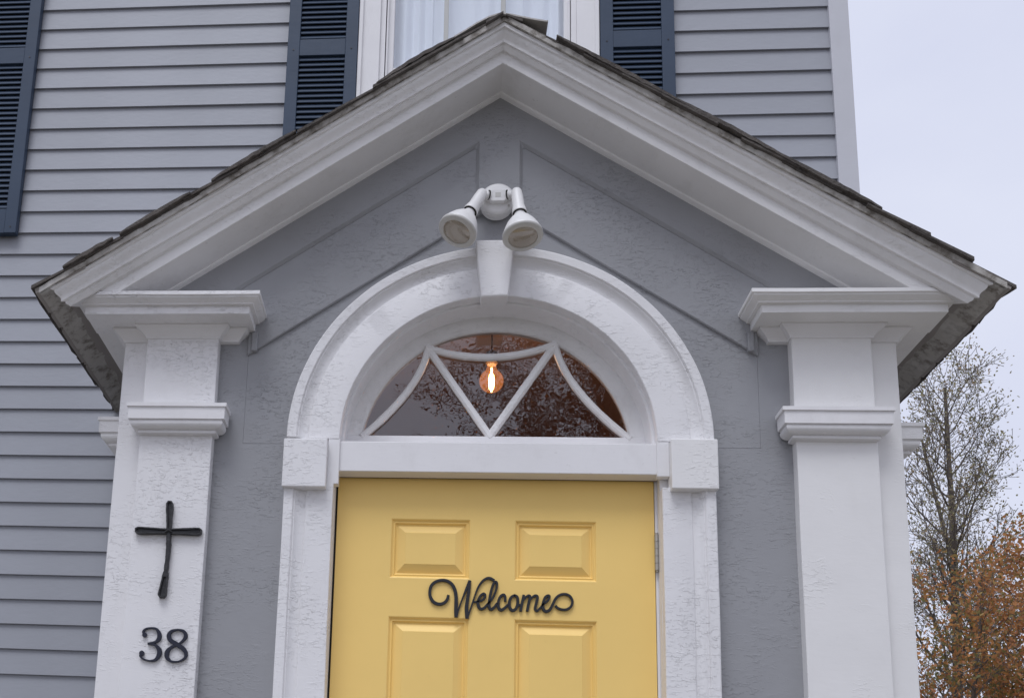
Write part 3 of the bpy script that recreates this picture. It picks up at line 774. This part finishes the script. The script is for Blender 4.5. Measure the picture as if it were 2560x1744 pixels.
m.loft(rings); m.build('boss', LAMPW, fl, bevel=.0012)
m = MB(); m.tube([(FC.x+.033, -.0425, FC.z-.026), (FC.x+.033, -.0445, FC.z-.026)], .0035, 10); m.build('screw', STEEL, fl)
m = MB(); m.box(FC.x-.008, FC.x+.008, -.0608, -.0598, FC.z-.006, FC.z+.008); m.build('rating_plate', LENSRIM, fl)
def revolve(mb, org, ax, prof, n=32):
    ax = ax.normalized(); a = ax.orthogonal().normalized(); b2 = ax.cross(a)
    rings = [[org+ax*h+(a*math.cos(2*math.pi*i/n)+b2*math.sin(2*math.pi*i/n))*r for i in range(n)] for r, h in prof]
    mb.loft(rings)
def lamp(sx, piv, ax):
    piv = Vector(piv); ax = Vector(ax).normalized()
    m = MB(); k0 = Vector((FC.x+sx*.027, -.052, FC.z+.003))
    revolve(m, k0, piv-k0, [(.0105, -.004), (.0125, .004), (.0125, .012), (.009, .016), (.009, (piv-k0).length)], 20)
    m.build('swivel', LAMPW, fl, smooth=True, angle=40)
    m = MB(); m.tube([k0+Vector((-sx*.001, -.004, -.001)), k0+Vector((sx*.002, -.005, -.001))], .0145, 20); m.build('gasket', DARK, fl, smooth=True)
    m = MB(); revolve(m, piv-ax*.014, ax, [(.006, -.003), (.0135, 0), (.0160, .006), (.0170, .020), (.0178, .066), (.0218, .086), (.0223, .093), (.0208, .094), (.0190, .080)])
    h = m.build('lamp_holder', LAMPW, fl, smooth=True, angle=40)
    m = MB(); revolve(m, piv+ax*.078, ax, [(.0208, 0), (.0208, .0035), (.0165, .0036)], 28); m.build('gasket', DARK, h, smooth=True)
    o = piv+ax*.074
    m = MB(); revolve(m, o, ax, [(.0145, 0), (.0160, .008), (.0170, .014), (.0225, .022), (.0330, .036), (.0430, .052), (.0510, .070), (.0560, .084), (.0585, .090), (.0585, .094)], 40)
    bu = m.build('bulb', LAMPW, fl, smooth=True, angle=60)
    m = MB(); revolve(m, o, ax, [(.0587, .0925), (.0590, .0975), (.0560, .1010), (.0500, .1020), (.0430, .1025), (.0415, .0990)], 40); m.build('rim', LENSRIM, bu, smooth=True, angle=50)
    m = MB(); revolve(m, o, ax, [(.0423, .0995), (.034, .1022), (.020, .1042), (.004, .1050)], 36); m.build('lens', LENSG, bu, smooth=True, angle=60)
    m = MB(); revolve(m, o, ax, [(.012, .040), (.020, .052), (.030, .070), (.037, .086), (.0415, .0985)], 36); m.build('reflector', REFL, bu, smooth=True, angle=60)
    m = MB(); revolve(m, o, ax, [(.003, .046), (.009, .050), (.0095, .066), (.006, .072), (.001, .073)], 18); m.build('capsule', LENSRIM, bu, smooth=True, angle=60)
lamp(-1, (-.056, -.074, 2.858), (-.40, -.30, -.87))
lamp(1, (.049, -.076, 2.858), (.09, -.26, -.96))

# ------------------------------------------------------------------ lit bulb hanging in the vestibule
pe = thing('pendant_bulb', 'lit amber globe bulb hanging behind the fanlight', 'light bulb', (0, .62, 2.943))
BC = Vector((.012, .62, 2.558))
m = MB(); m.tube([(BC.x, BC.y, 2.943), (BC.x, BC.y, BC.z+.115)], .0026, 8); m.build('cord', BRONZE, pe)
m = MB(); revolve(m, BC+Vector((0, 0, .118)), Vector((0, 0, -1)), [(.008, 0), (.020, .006), (.021, .045), (.016, .052)], 20); m.build('socket', BRONZE, pe, smooth=True)
m = MB(); revolve(m, BC+Vector((0, 0, .072)), Vector((0, 0, -1)), [(.014, 0), (.015, .012), (.020, .026)]+[(.0420*math.sin(t), .066-.0420*math.cos(t)) for t in [.62+(math.pi-.66)*i/16 for i in range(17)]], 32)
m.build('globe', BULBG, pe, smooth=True, angle=80)
m = MB()
for k in range(6):
    a = k*math.pi/3; ca, sa = math.cos(a), math.sin(a)
    m.tube([BC+Vector((ca*.006, sa*.006, .030)), BC+Vector((ca*.0085, sa*.0085, .014)), BC+Vector((ca*.0080, sa*.0080, -.010)), BC+Vector((ca*.006, sa*.006, -.024))], .0018, 6)
m.tube([BC+Vector((0, 0, .055)), BC+Vector((0, 0, -.034))], .0030, 8)
m.build('filament', FIL, pe)
pl = bpy.data.lights.new('bulb_light', 'POINT'); pl.energy = 9; pl.color = (1, .70, .52); pl.shadow_soft_size = .012
plo = bpy.data.objects.new('bulb_light', pl); col.objects.link(plo); plo.location = BC; adopt(plo, pe)

# ------------------------------------------------------------------ trees
def make_tree(name, label, base, seed, height, r0, spec, leaf=None, bark=BARK, group=None, kind='trunk'):
    rg = random.Random(seed); t = thing(name, label, 'tree', base, group)
    wood = MB(); tips = []
    def rv(): return Vector((rg.uniform(-1, 1), rg.uniform(-1, 1), rg.uniform(-1, 1)))
    def branch(p, d, ln, r, lev):
        ns = max(3, int(spec['seg'][lev])); pts = [p.copy()]; rads = [r]; dirs = [d.copy()]
        for i in range(ns):
            d = (d+rv()*spec['wig'][lev]+Vector((0, 0, spec['lift'][lev]))).normalized()
            p = p+d*ln/ns; pts.append(p.copy()); dirs.append(d.copy()); rads.append(max(spec['rmin'], r*(1-.82*(i+1)/ns)))
        wood.tube(pts, rads, (8, 5, 4, 3, 3)[lev], caps=False)
        if lev >= spec['leaf_from']:
            for i in range(1, len(pts)): tips.append((pts[i], lev))
        if lev+1 < len(spec['num']):
            nb = spec['num'][lev+1]
            nb = max(1, int(nb*(ln/spec['ref'][lev])+rg.random()))
            for k in range(nb):
                u = spec['start'][lev]+(1-spec['start'][lev])*((k+rg.random())/nb)
                x = u*ns; i = min(ns-1, int(x)); q = pts[i].lerp(pts[i+1], x-i); dd = dirs[i+1]
                az = k*2.4+rg.uniform(-.5, .5)
                a = dd.orthogonal().normalized(); b2 = dd.cross(a); side = a*math.cos(az)+b2*math.sin(az)
                ang = spec['ang'][lev]*rg.uniform(.75, 1.2)
                nd = dd*math.cos(ang)+side*math.sin(ang)
                shape = spec['shape'](u) if lev == 0 else (1-.55*u)
                branch(q, nd, spec['len'][lev]*shape*rg.uniform(.7, 1.15), max(spec['rmin'], rads[i]*spec['rr'][lev]), lev+1)
    branch(Vector(base), Vector((rg.uniform(-.02, .02), rg.uniform(-.02, .02), 1)).normalized(), height, r0, 0)
    wood.build('trunk', bark, t, smooth=True, angle=180)
    if leaf:
        m, per, size, spread, lo, keep = leaf
        v, f, var = [], [], []
        for p, lev in tips:
            if p.z < lo or rg.random() > keep: continue
            for k in range(per):
                c = p+rv()*spread; a = rv().normalized()*size*rg.uniform(.6, 1.25); b2 = a.cross(rv()).normalized()*size*rg.uniform(.35, .7)
                o = len(v); v += [c-a, c-a*.2+b2, c+a, c-a*.1-b2]; f.append((o, o+1, o+2, o+3)); var.append(rg.random())
        me = bpy.data.meshes.new('crown'); me.from_pydata([tuple(x) for x in v], [], f); me.update()
        at = me.attributes.new('var', 'FLOAT', 'FACE')
        for i, x in enumerate(var): at.data[i].value = x
        me.materials.append(m); o = place('crown', me, t); o['kind'] = 'stuff'
    return t
tall = dict(seg=(14, 8, 5, 3), wig=(.035, .13, .22, .3), lift=(.02, .10, .08, .05), rmin=.006, leaf_from=3, num=(1, 48, 11, 5), ref=(14, 2.0, .9, .5),
            start=(.30, .25, .2), ang=(.85, .65, .7), rr=(.34, .5, .6), len=(3.0, 1.1, .55), shape=lambda u: 1.0*(1.10-u)**.5)
make_tree('tall_autumn_tree', 'tall nearly bare tree with sparse olive leaves, rising behind the right eave', (10.85, 24.0, GZ), 11, 13.0, .19, tall, (OLIVE, 3, .036, .18, 4, .7))
maple = dict(seg=(8, 8, 6, 4), wig=(.07, .16, .25, .3), lift=(.02, .06, .03, .0), rmin=.006, leaf_from=1, num=(1, 22, 9, 5), ref=(7.4, 2.2, 1.0, .5),
             start=(.28, .2, .15), ang=(.9, .75, .8), rr=(.45, .5, .6), len=(2.3, 1.1, .55), shape=lambda u: (1.15-u)**.5)
make_tree('maple_tree', 'rust and orange leafed maple at the right edge, its crown cut by the picture', (10.9, 20.5, GZ), 5, 8.5, .12, maple, (RUST, 5, .052, .22, 3.5, .85))
make_tree('small_maple_tree', 'lower rust-brown leafed tree between the portico and the orange maple', (9.35, 20.0, GZ), 23, 7.3, .10, maple, (RUST, 4, .050, .22, 3.5, .75))
bare = dict(seg=(10, 8, 5, 4), wig=(.05, .14, .25, .3), lift=(.02, .06, .05, .03), rmin=.007, leaf_from=9, num=(1, 22, 8, 5), ref=(12, 2.2, 1.0, .5),
            start=(.35, .2, .15), ang=(.75, .7, .8), rr=(.42, .5, .6), len=(2.6, 1.2, .6), shape=lambda u: (1.12-u)**.5)
make_tree('bare_tree', 'bare twiggy tree top at the far right edge', (13.3, 25.5, GZ), 31, 12.9, .15, bare)
# the yard tree that the fanlight mirrors
yard = dict(seg=(9, 9, 7, 5), wig=(.06, .22, .35, .45), lift=(.02, -.02, .02, .0), rmin=.013, leaf_from=9, num=(1, 34, 16, 8), ref=(11, 3.2, 1.4, .7),
            start=(.30, .12, .1), ang=(1.15, .8, .9), rr=(.45, .5, .6), len=(3.4, 1.6, .85), shape=lambda u: (1.2-u)**.4)
make_tree('bare_yard_tree', 'bare red-brown tree mirrored in the fanlight glass', (2.3, -12.0, GZ), 77, 11.5, .24, yard, None, BARK2)
